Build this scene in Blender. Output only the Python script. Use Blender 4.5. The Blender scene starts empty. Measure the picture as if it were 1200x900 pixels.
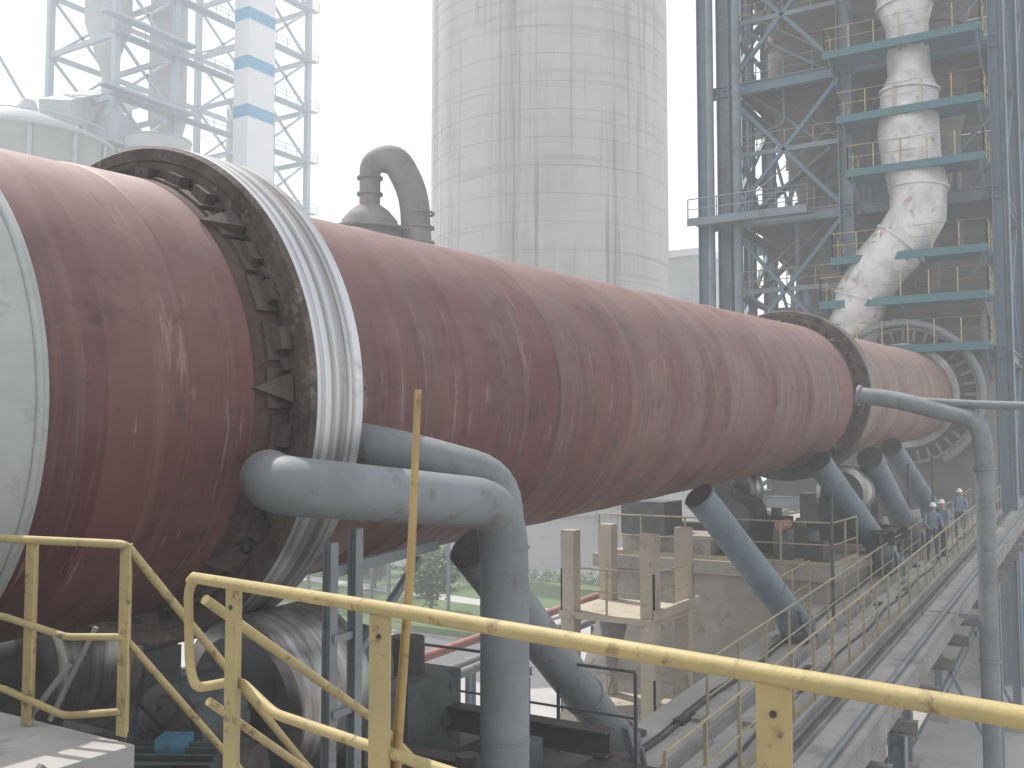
import bpy, math, random
from mathutils import Vector, Matrix, noise
random.seed(7)
V=Vector
SG=math.radians(2.4); CS,SN=math.cos(SG),math.sin(SG)
ZC=11.0
def KF(s,y,n): return V((s*CS-n*SN, y, ZC+s*SN+n*CS))
KY,KN=8.4,0.22
# ---------------------------------------------------------------- materials
def mat(name,c1,c2=None,scale=2.0,rough=.6,metal=0.0,stretch=(1,1,1),bump=.0,spot=None,spot_scale=6,spot_amt=.5,detail=6,contrast=(.35,.65),bscale=None):
    m=bpy.data.materials.new(name); m.use_nodes=True
    nt=m.node_tree; N=nt.nodes; L=nt.links; b=N['Principled BSDF']
    b.inputs['Roughness'].default_value=rough; b.inputs['Metallic'].default_value=metal
    tc=N.new('ShaderNodeTexCoord'); mp=N.new('ShaderNodeMapping'); mp.inputs['Scale'].default_value=stretch
    L.new(tc.outputs['Object'],mp.inputs[0])
    c2=c2 or tuple(x*.7 for x in c1)
    no=N.new('ShaderNodeTexNoise'); no.inputs['Scale'].default_value=scale; no.inputs['Detail'].default_value=detail; no.inputs['Roughness'].default_value=.62
    L.new(mp.outputs[0],no.inputs['Vector'])
    mr=N.new('ShaderNodeMapRange'); mr.inputs[1].default_value=contrast[0]; mr.inputs[2].default_value=contrast[1]
    L.new(no.outputs[0],mr.inputs[0])
    mx=N.new('ShaderNodeMix'); mx.data_type='RGBA'; mx.inputs[6].default_value=(*c1,1); mx.inputs[7].default_value=(*c2,1)
    L.new(mr.outputs[0],mx.inputs[0]); out=mx.outputs[2]
    if spot:
        n2=N.new('ShaderNodeTexNoise'); n2.inputs['Scale'].default_value=spot_scale; n2.inputs['Detail'].default_value=8; n2.inputs['Roughness'].default_value=.7
        L.new(tc.outputs['Object'],n2.inputs['Vector'])
        m2=N.new('ShaderNodeMapRange'); m2.inputs[1].default_value=.56; m2.inputs[2].default_value=.66; m2.inputs[4].default_value=spot_amt
        L.new(n2.outputs[0],m2.inputs[0])
        x2=N.new('ShaderNodeMix'); x2.data_type='RGBA'; x2.inputs[7].default_value=(*spot,1)
        L.new(m2.outputs[0],x2.inputs[0]); L.new(out,x2.inputs[6]); out=x2.outputs[2]
    L.new(out,b.inputs['Base Color'])
    if bump:
        n3=N.new('ShaderNodeTexNoise'); n3.inputs['Scale'].default_value=bscale or scale*6; n3.inputs['Detail'].default_value=5
        L.new(mp.outputs[0],n3.inputs['Vector'])
        bp=N.new('ShaderNodeBump'); bp.inputs['Strength'].default_value=bump; bp.inputs['Distance'].default_value=.02
        L.new(n3.outputs[0],bp.inputs['Height']); L.new(bp.outputs[0],b.inputs['Normal'])
    return m
yellow=mat('yellow_paint',(.42,.335,.145),(.33,.27,.13),3,.6,spot=(.12,.075,.045),spot_scale=9,spot_amt=.9,bump=.2)
yellowd=mat('dusty_yellow_paint',(.36,.31,.18),(.27,.24,.16),3,.7,spot=(.12,.08,.05),spot_scale=5,spot_amt=.7)
greypipe=mat('grey_blue_paint',(.20,.22,.23),(.15,.165,.17),1.5,.6,spot=(.11,.09,.075),spot_scale=4,spot_amt=.6,bump=.15)
bluepipe=mat('blue_grey_paint',(.15,.20,.23),(.11,.145,.165),1.5,.6,spot=(.10,.085,.07),spot_scale=4,spot_amt=.6,bump=.15)
concrete=mat('concrete',(.34,.31,.27),(.22,.20,.18),.9,.9,spot=(.12,.10,.085),spot_scale=2.2,spot_amt=.6,bump=.3)
conc_light=mat('concrete_floor',(.40,.39,.37),(.29,.28,.27),.6,.9,spot=(.15,.14,.13),spot_scale=1.4,spot_amt=.6,bump=.2)
darkfloor=mat('darkened_pier_floor',(.11,.10,.09),(.05,.045,.04),.9,.85,spot=(.03,.027,.025),spot_scale=2.2,spot_amt=.7,bump=.3)  # pier floor colour darkened to cut light bounced under the kiln
dusty=mat('dusty_steel',(.26,.25,.24),(.16,.155,.15),1.4,.8,spot=(.09,.07,.06),spot_scale=3,spot_amt=.6,bump=.3)
darkst=mat('greasy_dark_steel',(.035,.03,.028),(.075,.065,.058),2.5,.6,spot=(.015,.013,.012),spot_scale=5,spot_amt=.8,bump=.4)
padm=mat('retaining_pad_steel',(.06,.05,.044),(.11,.09,.08),3,.8,spot=(.025,.02,.018),spot_scale=7,spot_amt=.8,bump=.5)
blackrail=mat('dark_railing',(.05,.055,.06),(.08,.08,.08),4,.6)
steelblue=mat('tower_blue_steel',(.08,.15,.205),(.11,.17,.215),.5,.6,spot=(.13,.11,.09),spot_scale=1,spot_amt=.6)
steelgrey=mat('tower_grey_steel',(.17,.21,.24),(.11,.14,.16),.5,.6,spot=(.10,.08,.065),spot_scale=1,spot_amt=.6)
teal=mat('deck_teal_paint',(.04,.15,.17),(.06,.135,.155),.6,.7,spot=(.10,.09,.07),spot_scale=1.5,spot_amt=.6)
cyc=mat('preheater_shell',(.16,.145,.135),(.09,.08,.075),.5,.8,spot=(.06,.048,.04),spot_scale=.8,spot_amt=.6)
darkpanel=mat('dark_panel',(.08,.08,.09),(.05,.05,.055),.3,.8)
ductwhite=mat('duct_aluminium',(.60,.59,.58),(.42,.41,.40),1.1,.45,metal=.3,spot=(.24,.20,.17),spot_scale=1.2,spot_amt=.8,bump=.1)
hazy=mat('haze_paled_steel',(.44,.50,.55),(.38,.44,.49),.3,.8)  # distant materials: aerial haze is put into the pale base colours
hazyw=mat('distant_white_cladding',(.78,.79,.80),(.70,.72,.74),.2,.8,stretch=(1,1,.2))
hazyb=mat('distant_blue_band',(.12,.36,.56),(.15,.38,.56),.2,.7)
hazyg=mat('haze_paled_vessel',(.52,.54,.55),(.42,.44,.45),.25,.8)
rustduct=mat('rust_brown_duct',(.21,.19,.19),(.13,.115,.11),.5,.8,spot=(.1,.075,.065),spot_scale=1,spot_amt=.6)
bright=mat('machined_roller_steel',(.50,.50,.50),(.22,.20,.18),1.4,.36,metal=.8,stretch=(9,1,1),bump=.05)
machine=mat('machine_grey_green',(.10,.115,.115),(.05,.055,.055),2,.6,spot=(.025,.022,.02),spot_scale=5,spot_amt=.8,bump=.2)
bluetag=mat('machine_blue_paint',(.06,.20,.28),(.05,.15,.22),2,.5,spot=(.05,.05,.05),spot_scale=8,spot_amt=.8)
pink=mat('red_oxide_paint',(.36,.17,.14),(.28,.12,.1),2,.6)
asphalt=mat('ground_concrete',(.40,.395,.385),(.31,.305,.30),.08,.95,spot=(.22,.21,.20),spot_scale=.25,spot_amt=.6,bump=.1,bscale=3)
roadm=mat('road_concrete',(.42,.41,.39),(.36,.35,.34),.15,.9)
lawnm=mat('grass',(.05,.11,.025),(.09,.14,.045),.5,.95,spot=(.12,.11,.05),spot_scale=.9,spot_amt=.5,bump=.5,bscale=8)
leafm=mat('leaf',(.045,.10,.02),(.09,.14,.035),1.2,.6)
barkm=mat('bark',(.12,.09,.06),(.07,.05,.035),6,.9)
rope=mat('bamboo_pole_yellow',(.40,.29,.11),(.28,.19,.08),3,.6,spot=(.11,.07,.04),spot_scale=12,spot_amt=.7,stretch=(4,4,1))

def kiln_mat():
    m=bpy.data.materials.new('kiln_shell_red_oxide'); m.use_nodes=True
    nt=m.node_tree; N=nt.nodes; L=nt.links; b=N['Principled BSDF']; b.inputs['Roughness'].default_value=.5
    b.inputs['Specular IOR Level'].default_value=.4
    tc=N.new('ShaderNodeTexCoord'); sx=N.new('ShaderNodeSeparateXYZ'); L.new(tc.outputs['Object'],sx.inputs[0])
    def noise_(scale,stretch,det=6,ro=.6):
        mp=N.new('ShaderNodeMapping'); mp.inputs['Scale'].default_value=stretch; L.new(tc.outputs['Object'],mp.inputs[0])
        n=N.new('ShaderNodeTexNoise'); n.inputs['Scale'].default_value=scale; n.inputs['Detail'].default_value=det; n.inputs['Roughness'].default_value=ro
        L.new(mp.outputs[0],n.inputs['Vector']); return n.outputs[0]
    def mr(s,a,b_,c=0,d=1):
        r=N.new('ShaderNodeMapRange'); r.inputs[1].default_value=a; r.inputs[2].default_value=b_; r.inputs[3].default_value=c; r.inputs[4].default_value=d
        L.new(s,r.inputs[0]); return r.outputs[0]
    def mix(f,a,bb):
        x=N.new('ShaderNodeMix'); x.data_type='RGBA'
        L.new(f,x.inputs[0])
        for i,s in ((6,a),(7,bb)):
            if isinstance(s,tuple): x.inputs[i].default_value=(*s,1)
            else: L.new(s,x.inputs[i])
        return x.outputs[2]
    a=mix(mr(sx.outputs[0],5,17),(.095,.022,.029),(.165,.068,.064))
    a=mix(mr(sx.outputs[0],26,33),a,(.24,.14,.10))
    dv=N.new('ShaderNodeMath'); dv.operation='DIVIDE'; dv.inputs[1].default_value=2.3; L.new(sx.outputs[0],dv.inputs[0])
    fl=N.new('ShaderNodeMath'); fl.operation='FLOOR'; L.new(dv.outputs[0],fl.inputs[0])
    wn=N.new('ShaderNodeTexWhiteNoise'); wn.noise_dimensions='1D'; L.new(fl.outputs[0],wn.inputs['W'])
    a=mix(mr(wn.outputs[0],0,1,0,.38),a,(.19,.11,.085))
    a=mix(mr(noise_(1.3,(1,.04,.04),8,.75),.47,.62,0,.85),a,(.058,.026,.024))
    a=mix(mr(noise_(2.6,(1,.03,.03),6,.7),.52,.64,0,.35),a,(.25,.16,.135))
    a=mix(mr(noise_(.9,(.2,1,1),8,.7),.48,.70,0,.5),a,(.12,.06,.048))
    a=mix(mr(noise_(.55,(.5,1,1),8,.65),.48,.72,0,.42),a,(.24,.155,.14))
    a=mix(mr(noise_(2.5,(1,1,1),9,.7),.54,.66,0,.6),a,(.055,.025,.023))
    a=mix(mr(noise_(9,(1,.12,.12),5,.7),.61,.67,0,.4),a,(.32,.24,.22))
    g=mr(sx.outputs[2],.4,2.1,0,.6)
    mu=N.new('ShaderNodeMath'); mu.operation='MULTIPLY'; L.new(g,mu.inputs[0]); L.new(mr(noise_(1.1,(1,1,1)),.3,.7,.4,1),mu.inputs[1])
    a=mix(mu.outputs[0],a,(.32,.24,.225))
    L.new(a,b.inputs['Base Color'])
    L.new(mr(noise_(3,(1,.3,.3)),.3,.7,.45,.7),b.inputs['Roughness'])
    bp=N.new('ShaderNodeBump'); bp.inputs['Strength'].default_value=.2; bp.inputs['Distance'].default_value=.02
    L.new(noise_(2.2,(1,.5,.5),7),bp.inputs['Height']); L.new(bp.outputs[0],b.inputs['Normal'])
    return m
kilnm=kiln_mat()
tyre_rim=mat('tyre_worn_steel',(.60,.61,.62),(.16,.135,.12),1.9,.36,metal=.8,stretch=(5,.04,.04),contrast=(.42,.62),bump=.05,spot=(.14,.11,.09),spot_scale=1.3,spot_amt=.4)
tyre_rim2=mat('tyre_brown_steel',(.22,.19,.17),(.10,.08,.07),1.9,.5,metal=.5,stretch=(5,.04,.04),contrast=(.4,.62),bump=.05,spot=(.08,.06,.05),spot_scale=1.3,spot_amt=.5)
tyre_side=mat('tyre_side_dirty',(.125,.10,.088),(.042,.035,.03),2.2,.8,spot=(.23,.19,.165),spot_scale=4,spot_amt=.6,bump=.9,bscale=9)
cover=mat('shell_cover_pale_paint',(.40,.42,.41),(.31,.325,.315),1.0,.7,spot=(.24,.22,.2),spot_scale=3,spot_amt=.5,bump=.1)
soot=mat('sooty_shell_band',(.05,.034,.031),(.095,.062,.055),1.6,.8,stretch=(3,1,1),spot=(.025,.02,.018),spot_scale=5,spot_amt=.7,bump=.3)

def silo_mat():
    m=bpy.data.materials.new('silo_concrete'); m.use_nodes=True
    nt=m.node_tree; N=nt.nodes; L=nt.links; b=N['Principled BSDF']; b.inputs['Roughness'].default_value=.9
    tc=N.new('ShaderNodeTexCoord')
    def nz(scale,st,det=7):
        mp=N.new('ShaderNodeMapping'); mp.inputs['Scale'].default_value=st; L.new(tc.outputs['Object'],mp.inputs[0])
        n=N.new('ShaderNodeTexNoise'); n.inputs['Scale'].default_value=scale; n.inputs['Detail'].default_value=det; n.inputs['Roughness'].default_value=.65; L.new(mp.outputs[0],n.inputs['Vector']); return n.outputs[0]
    def layer(prev,f,a,b_,amt,col):
        r=N.new('ShaderNodeMapRange'); r.inputs[1].default_value=a; r.inputs[2].default_value=b_; r.inputs[4].default_value=amt; L.new(f,r.inputs[0])
        x=N.new('ShaderNodeMix'); x.data_type='RGBA'; L.new(r.outputs[0],x.inputs[0])
        if isinstance(prev,tuple): x.inputs[6].default_value=(*prev,1)
        else: L.new(prev,x.inputs[6])
        x.inputs[7].default_value=(*col,1); return x.outputs[2]
    c=layer((.46,.445,.435),nz(.35,(1,1,.06)),.4,.65,.8,(.34,.325,.31))
    c=layer(c,nz(.12,(1,1,1)),.45,.65,.6,(.50,.49,.48))
    c=layer(c,nz(1.1,(1,1,.025)),.56,.66,.8,(.21,.18,.165))
    c=layer(c,nz(.5,(1,1,.015)),.58,.64,.6,(.2,.175,.16))
    c=layer(c,nz(.25,(.15,.15,4)),.56,.62,.45,(.28,.265,.25))
    L.new(c,b.inputs['Base Color']); return m
silom=silo_mat()

# ---------------------------------------------------------------- mesh builder
class MB:
    def __init__(s,name): s.name=name; s.v=[]; s.f=[]; s.mi=[]; s.sm=[]; s.mats=[]
    def m(s,mt):
        if mt not in s.mats: s.mats.append(mt)
        return s.mats.index(mt)
    def add(s,vs,fs,mt,smooth=False):
        k=len(s.v); s.v+= [tuple(v) for v in vs]; i=s.m(mt)
        for f in fs: s.f.append([k+q for q in f]); s.mi.append(i); s.sm.append(smooth)
    def box(s,a,b,mt):
        x0,y0,z0=a;x1,y1,z1=b
        s.add([(x0,y0,z0),(x1,y0,z0),(x1,y1,z0),(x0,y1,z0),(x0,y0,z1),(x1,y0,z1),(x1,y1,z1),(x0,y1,z1)],
              [(3,2,1,0),(4,5,6,7),(0,1,5,4),(1,2,6,5),(2,3,7,6),(3,0,4,7)],mt)
    def beam(s,p,q,w,h,mt,up=(0,0,1)):
        p,q=V(p),V(q); d=(q-p).normalized(); up=V(up)
        if abs(d.dot(up))>.98: up=V((0,1,0))
        r=d.cross(up).normalized(); u=r.cross(d)
        vs=[]
        for c in (p,q):
            for a,b in ((-1,-1),(1,-1),(1,1),(-1,1)): vs.append(c+r*(a*w/2)+u*(b*h/2))
        s.add(vs,[(3,2,1,0),(4,5,6,7),(0,1,5,4),(1,2,6,5),(2,3,7,6),(3,0,4,7)],mt)
    def ibeam(s,p,q,w,h,mt,up=(0,0,1)):
        p,q=V(p),V(q); d=(q-p).normalized(); up=V(up)
        if abs(d.dot(up))>.98: up=V((0,1,0))
        r=d.cross(up).normalized(); u=r.cross(d); t=h*.08
        s.beam(p+u*(h/2-t/2),q+u*(h/2-t/2),w,t,mt,up=u); s.beam(p-u*(h/2-t/2),q-u*(h/2-t/2),w,t,mt,up=u)
        s.beam(p,q,t,h-2*t-.002,mt,up=u)
    def tube(s,path,r,mt,n=12,caps=True,radii=None):
        P=[V(p) for p in path]; k0=len(P)
        T=[]
        for i in range(k0):
            if i==0: t=P[1]-P[0]
            elif i==k0-1: t=P[-1]-P[-2]
            else: t=(P[i+1]-P[i]).normalized()+(P[i]-P[i-1]).normalized()
            T.append(t.normalized())
        ref=V((0,0,1)) if abs(T[0].z)<.9 else V((0,1,0))
        a=T[0].cross(ref).normalized(); vs=[]
        for i in range(k0):
            if i>0: a=(a-T[i]*a.dot(T[i])).normalized()
            b=T[i].cross(a); rr=radii[i] if radii else r
            for j in range(n):
                th=2*math.pi*j/n; vs.append(P[i]+(a*math.cos(th)+b*math.sin(th))*rr)
        fs=[]
        for i in range(k0-1):
            for j in range(n):
                j2=(j+1)%n; fs.append((i*n+j,i*n+j2,(i+1)*n+j2,(i+1)*n+j))
        s.add(vs,fs,mt,True)
        if caps:
            s.add(vs[:n],[tuple(range(n-1,-1,-1))],mt); s.add(vs[-n:],[tuple(range(n))],mt)
    def lathe(s,o,ax,prof,mt,n=48,smooth=True,arc=(0,2*math.pi)):
        o=V(o); ax=V(ax).normalized(); ref=V((0,0,1)) if abs(ax.z)<.9 else V((1,0,0))
        a=ax.cross(ref).normalized(); b=ax.cross(a)
        full=abs(arc[1]-arc[0]-2*math.pi)<1e-5; m=n if full else n+1
        vs=[]
        for t,r in prof:
            for j in range(m):
                th=arc[0]+(arc[1]-arc[0])*j/n; vs.append(o+ax*t+(a*math.cos(th)+b*math.sin(th))*r)
        fs=[]
        for i in range(len(prof)-1):
            for j in range(n):
                j2=(j+1)%m; fs.append((i*m+j,(i+1)*m+j,(i+1)*m+j2,i*m+j2))
        s.add(vs,fs,mt,smooth)
    def done(s):
        me=bpy.data.meshes.new(s.name); me.from_pydata(s.v,[],s.f)
        for mt in s.mats: me.materials.append(mt)
        me.polygons.foreach_set('material_index',s.mi); me.polygons.foreach_set('use_smooth',s.sm); me.update()
        o=bpy.data.objects.new(s.name,me); bpy.context.collection.objects.link(o); return o
def fillet(path,rad,n=7):
    P=[V(p) for p in path]; out=[P[0]]
    for i in range(1,len(P)-1):
        a=(P[i-1]-P[i]); b=(P[i+1]-P[i]); r=min(rad,a.length*.49,b.length*.49)
        A=P[i]+a.normalized()*r; B=P[i]+b.normalized()*r
        for k in range(n+1):
            t=k/n; out.append(A*(1-t)**2+P[i]*2*t*(1-t)+B*t*t)
    out.append(P[-1]); return out
def railing(M,path,mt,h=1.05,sp=1.5,r=.024,post=.05,mids=(.5,),toe=True):
    path=[V(p) for p in path]; Z=V((0,0,1))
    M.tube([p+Z*h for p in path],r,mt,8)
    for k in mids: M.tube([p+Z*h*k for p in path],r*.8,mt,8)
    for a,b in zip(path,path[1:]):
        n=max(1,round((b-a).length/sp))
        for i in range(n+1):
            q=a.lerp(b,i/n); M.beam(q,q+Z*(h-r),post,post,mt)
        if toe: M.beam(a+Z*.07,b+Z*.07,.01,.12,mt)
def empty(name):
    e=bpy.data.objects.new(name,None); bpy.context.collection.objects.link(e); return e

# ---------------------------------------------------------------- KILN (local frame x along axis)
kiln=empty('rotary_kiln'); kiln.matrix_world=Matrix.Translation(KF(0,KY,KN))@Matrix(((CS,0,-SN),(0,1,0),(SN,0,CS))).to_4x4()
def kchild(mb):
    o=mb.done(); o.parent=kiln; return o
R=2.12
X=(1,0,0)
M=MB('shell')
prof=[(-6,R)]
seams=[x for x in [ -1.5,1.0,9.3,11.5,13.8,16.1,18.4,21.4,24.5,31.9,34.2,37.5,41,44.5]]
for x in seams: prof+=[(x-.04,R),(x-.02,R+.008),(x+.02,R+.008),(x+.04,R)]
prof.append((51,R))
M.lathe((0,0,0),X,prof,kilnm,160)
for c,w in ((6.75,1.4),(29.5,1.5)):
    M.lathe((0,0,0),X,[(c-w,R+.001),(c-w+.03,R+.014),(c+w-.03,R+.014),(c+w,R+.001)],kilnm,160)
for a_,b_ in ((6.02,6.4),(7.06,7.35),(28.8,29.22),(29.93,30.4)): M.lathe((0,0,0),X,[(a_,R+.018),(b_,R+.018)],soot,160)
kchild(M)
M=MB('pale_shell_cover'); M.lathe((0,0,0),X,[(-6,R+.03),(4.08,R+.03),(4.11,R+.025),(4.11,R)],cover,160)
M.lathe((0,0,0),X,[(4.01,R+.032),(4.01,R+.04),(4.07,R+.04),(4.07,R+.032)],cover,160)
kchild(M)
def tyre(name,x0,x1,Rt,pads=32,rim=None):
    M=MB(name); c=.035; rim=rim or tyre_rim
    M.lathe((0,0,0),X,[(x0+c,Rt),(x0+.14,Rt+.004),(x1-.14,Rt+.004),(x1-c,Rt)],rim,160)
    M.lathe((0,0,0),X,[(x0,R+.08),(x0,Rt-.16),(x0-.012,Rt-.15),(x0-.012,Rt-c),(x0+c,Rt)],tyre_side,160,smooth=False)
    M.lathe((0,0,0),X,[(x1-c,Rt),(x1,Rt-c),(x1,R+.08)],tyre_side,160,smooth=False)
    M.lathe((0,0,0),X,[(x0+.01,R+.02),(x0+.01,R+.2)],darkst,160,smooth=False)
    kchild(M)
    M=MB(name+'_retaining_pads')
    for i in range(pads):
        a0=2*math.pi*(i+random.uniform(-.08,.08))/pads
        ax=V((0,math.cos(a0),math.sin(a0))); tn=V((0,-math.sin(a0),math.cos(a0)))
        def pt(x,t,r): return V((x,0,0))+ax*r+tn*t
        w=.175
        for sgn,xf in ((-1,x0),(1,x1)):
            L=random.uniform(.16,.25)
            xs=sorted((xf-sgn*.05,xf+sgn*L)); r0=R-.01
            vs=[pt(x,t,r) for x in xs for t in (-w,w) for r in (r0-.006,r0+.055)]
            M.add(vs,[(0,1,3,2),(4,6,7,5),(0,4,5,1),(2,3,7,6),(1,5,7,3),(0,2,6,4)],padm)
            if i%4==0:
                xa=xf+sgn*.02; xb=xf+sgn*.40
                vs=[pt(xa,-.13,R+.02),pt(xa,.13,R+.02),pt(xb,0,R+.02),pt(xa,-.13,R+.14),pt(xa,.13,R+.14),pt(xb,0,R+.05)]
                M.add(vs,[(0,2,1),(3,4,5),(0,1,4,3),(1,2,5,4),(2,0,3,5)],padm)
            else:
                xa=xf+sgn*.02; xb=xf+sgn*random.uniform(.1,.15); h_=random.uniform(.12,.17)
                vs=[pt(x,t,r) for x in sorted((xa,xb)) for t in (-.10,.10) for r in (R+.03,R+h_)]
                M.add(vs,[(0,1,3,2),(4,6,7,5),(0,4,5,1),(2,3,7,6),(1,5,7,3),(0,2,6,4)],padm)
            if i%2:
                xa=xf; xb=xf+sgn*.07; a1=a0+math.pi/pads
                ax2=V((0,math.cos(a1),math.sin(a1))); tn2=V((0,-math.sin(a1),math.cos(a1)))
                vs=[V((x,0,0))+ax2*r+tn2*t for x in sorted((xa,xb)) for t in (-.06,.06) for r in (R+.0,R+.1)]
                M.add(vs,[(0,1,3,2),(4,6,7,5),(0,4,5,1),(2,3,7,6),(1,5,7,3),(0,2,6,4)],padm)
    kchild(M)
tyre('riding_ring_near',6.38,7.06,2.49)
tyre('riding_ring_far',29.2,29.95,2.54,32,tyre_rim2)
M=MB('inlet_seal_ring')
M.lathe((0,0,0),X,[(49.3,R+.05),(49.3,2.6),(49.5,2.6),(49.5,3.2),(49.9,3.2),(49.9,R)],darkst,96,smooth=False)
M.lathe((0,0,0),X,[(48.9,R+.02),(48.9,2.45),(49.1,2.45),(49.1,R+.02)],bright,96,smooth=False)
M.lathe((0,0,0),X,[(49.35,3.1),(49.35,3.24),(49.5,3.24)],dusty,96,smooth=False)
for i in range(36):
    a=2*math.pi*i/36; d=V((0,math.cos(a),math.sin(a))); t=V((0,-math.sin(a),math.cos(a)))
    M.beam(V((49.42,0,0))+d*2.55,V((49.42,0,0))+d*3.1,.10,.14,dusty,up=t)
    M.beam(V((49.2,0,0))+d*2.2,V((49.2,0,0))+d*2.5,.12,.1,dusty,up=t)
M.tube([V((48.6,0,0))+V((0,math.cos(a),math.sin(a)))*3.42 for a in [math.radians(x) for x in range(20,241,5)]],.17,greypipe,12)
kchild(M)

# ---------------------------------------------------------------- GROUND
M=MB('ground'); M.add([(-900,-900,0),(1400,-900,0),(1400,1400,0),(-900,1400,0)],[(0,1,2,3)],asphalt); M.done()
M=MB('lawn'); M.box((46,30.5,-.01),(70,66,.12),lawnm); M.box((74,20,-.01),(140,34,.12),lawnm); M.done()
M=MB('service_road')
M.add([(70.3,-60,.008),(73.7,-60,.008),(73.7,140,.008),(70.3,140,.008)],[(0,1,2,3)],roadm)
M.add([(55,30.6,.13),(57,30.6,.13),(62.5,66,.13),(60.5,66,.13)],[(0,1,2,3)],roadm); M.done()
M=MB('kerb'); 
for a,b in (((45.8,30.3,0),(70.2,30.5,.16)),((45.8,30.5,0),(46,66,.16)),((70,30.5,0),(70.2,66,.16)),((73.8,20,0),(74,34,.16))): M.box(a,b,conc_light)
M.done()

# ---------------------------------------------------------------- camera platform + yellow rails + stair
M=MB('viewing_platform')
M.box((-4,-5,9.15),(2.88,4.5,9.4),conc_light); M.box((-4,4.504,9.15),(3.5,8.2,9.4),conc_light)
for x,y in ((-3.5,-4.5),(2.4,-4.5),(2.4,4.1),(-3.5,5.5)): M.box((x-.2,y-.2,0),(x+.2,y+.2,9.15),concrete)
M.ibeam((2.80,-5,9.0),(2.80,4.5,9.0),.15,.28,dusty)
M.done()
r=.024
M=MB('yellow_guard_rail')
A=V((2.80,3.25,10.45)); B=V((2.28,0.1,10.44)); C=V((2.0,-1.6,10.43))
M.tube([A+V((0,.02,-.02)),A,A.lerp(B,.4)+V((0,0,.004)),B,C],r*1.05,yellow,12)
Am=V((2.84,3.28,9.99))
M.tube(fillet([A+V((0,.0,0)),A+V((.02,.06,-.06)),Am+V((.02,.06,.08)),Am,V((2.82,3.0,10.06)),V((2.76,2.75,9.98)),V((2.64,2.1,9.97)),V((2.28,0.1,9.96)),V((2,-1.6,9.95))],.05,4),.02,yellow,10)
for y in (2.98,2.12,.72,-.8):
    t=(3.25-y)/3.15; q=A.lerp(B,t)
    w=.085 if y!=2.98 else .06
    M.beam(q+V((0,0,-.02)),q+V((0,0,-1.04)),.012,w,yellow,up=(0,1,0)); M.beam(q+V((.046,w/2-.006,-.02)),q+V((.046,w/2-.006,-1.04)),w*.8,.012,yellow,up=(0,1,0))
    M.beam(q+V((0,0,-1.044)),q+V((0,0,-1.03)),.16,.16,yellow)
    M.tube([q+V((-.006,0,-.09)),q+V((-.012,0,-.09))],.009,darkst,6)
M.tube([V((2.83,3.22,10.36)),V((3.95,3.22,9.60)),V((5.2,3.22,8.5))],.022,yellow,8)
M.tube([V((2.86,3.22,9.94)),V((3.95,3.22,9.12)),V((5.2,3.22,8.02))],.018,yellow,8)
for x,z in ((3.95,9.6),(5.2,8.5)): M.beam((x,3.22,z),(x,3.22,z-1.05),.05,.05,yellow)
M.done()
M=MB('yellow_guard_rail')
a=V((3.35,5.6,10.45)); b=V((3.52,4.64,10.45)); e=V((4.9,4.62,8.92))
M.tube(fillet([V((3.1,7.6,10.45)),a,b,e,V((5.7,4.62,8.1))],.05,4),r,yellow,12)
for dz in (-.5,):
    M.tube(fillet([V((3.1,7.6,10.45+dz)),V((3.35,5.5,10.45+dz+.06)),V((3.42,5.0,10.45+dz-.02)),b+V((0,0,dz)),e+V((0,0,dz)),V((5.7,4.62,7.6))],.05,4),.02,yellow,10)
M.tube(fillet([V((3.2,7.4,9.55)),V((3.36,5.5,9.60)),V((3.42,5.0,9.5)),b+V((0,0,-.9))],.05,4),.02,yellow,10)
for q in (V((3.40,5.32,10.44)),b,V((3.25,6.3,10.44))):
    M.beam(q,q+V((0,0,-1.03)),.012,.08,yellow,up=(0,1,0)); M.beam(q+V((.037,.034,0)),q+V((.037,.034,-1.03)),.06,.012,yellow,up=(0,1,0))
for q in (e,V((5.6,4.62,8.2))): M.beam(q,q+V((0,0,-1.0)),.05,.05,yellow)
M.tube([V((3.5,5.25,9.42)),V((3.62,5.02,9.95))],.015,dusty,6)
M.tube([V((3.42,5.35,9.42)),V((3.60,5.22,9.72))],.02,dusty,6)
M.done()
M=MB('yellow_pole'); M.tube([V((2.75,2.07,11.19)),V((2.735,2.085,10.6)),V((2.70,2.11,10.0)),V((2.68,2.13,9.41))],.02,rope,8,radii=[.012,.015,.018,.021]); M.done()
M=MB('steel_stair')
for i in range(12):
    x0=3.0+i*.19; z0=9.4-(i+1)*.19
    M.box((x0,3.4,z0-.03),(x0+.24,4.5,z0),dusty)
for y in (3.36,4.54): M.beam((2.9,y,9.35),(5.3,y,6.95),.04,.24,dusty)
M.done()

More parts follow.
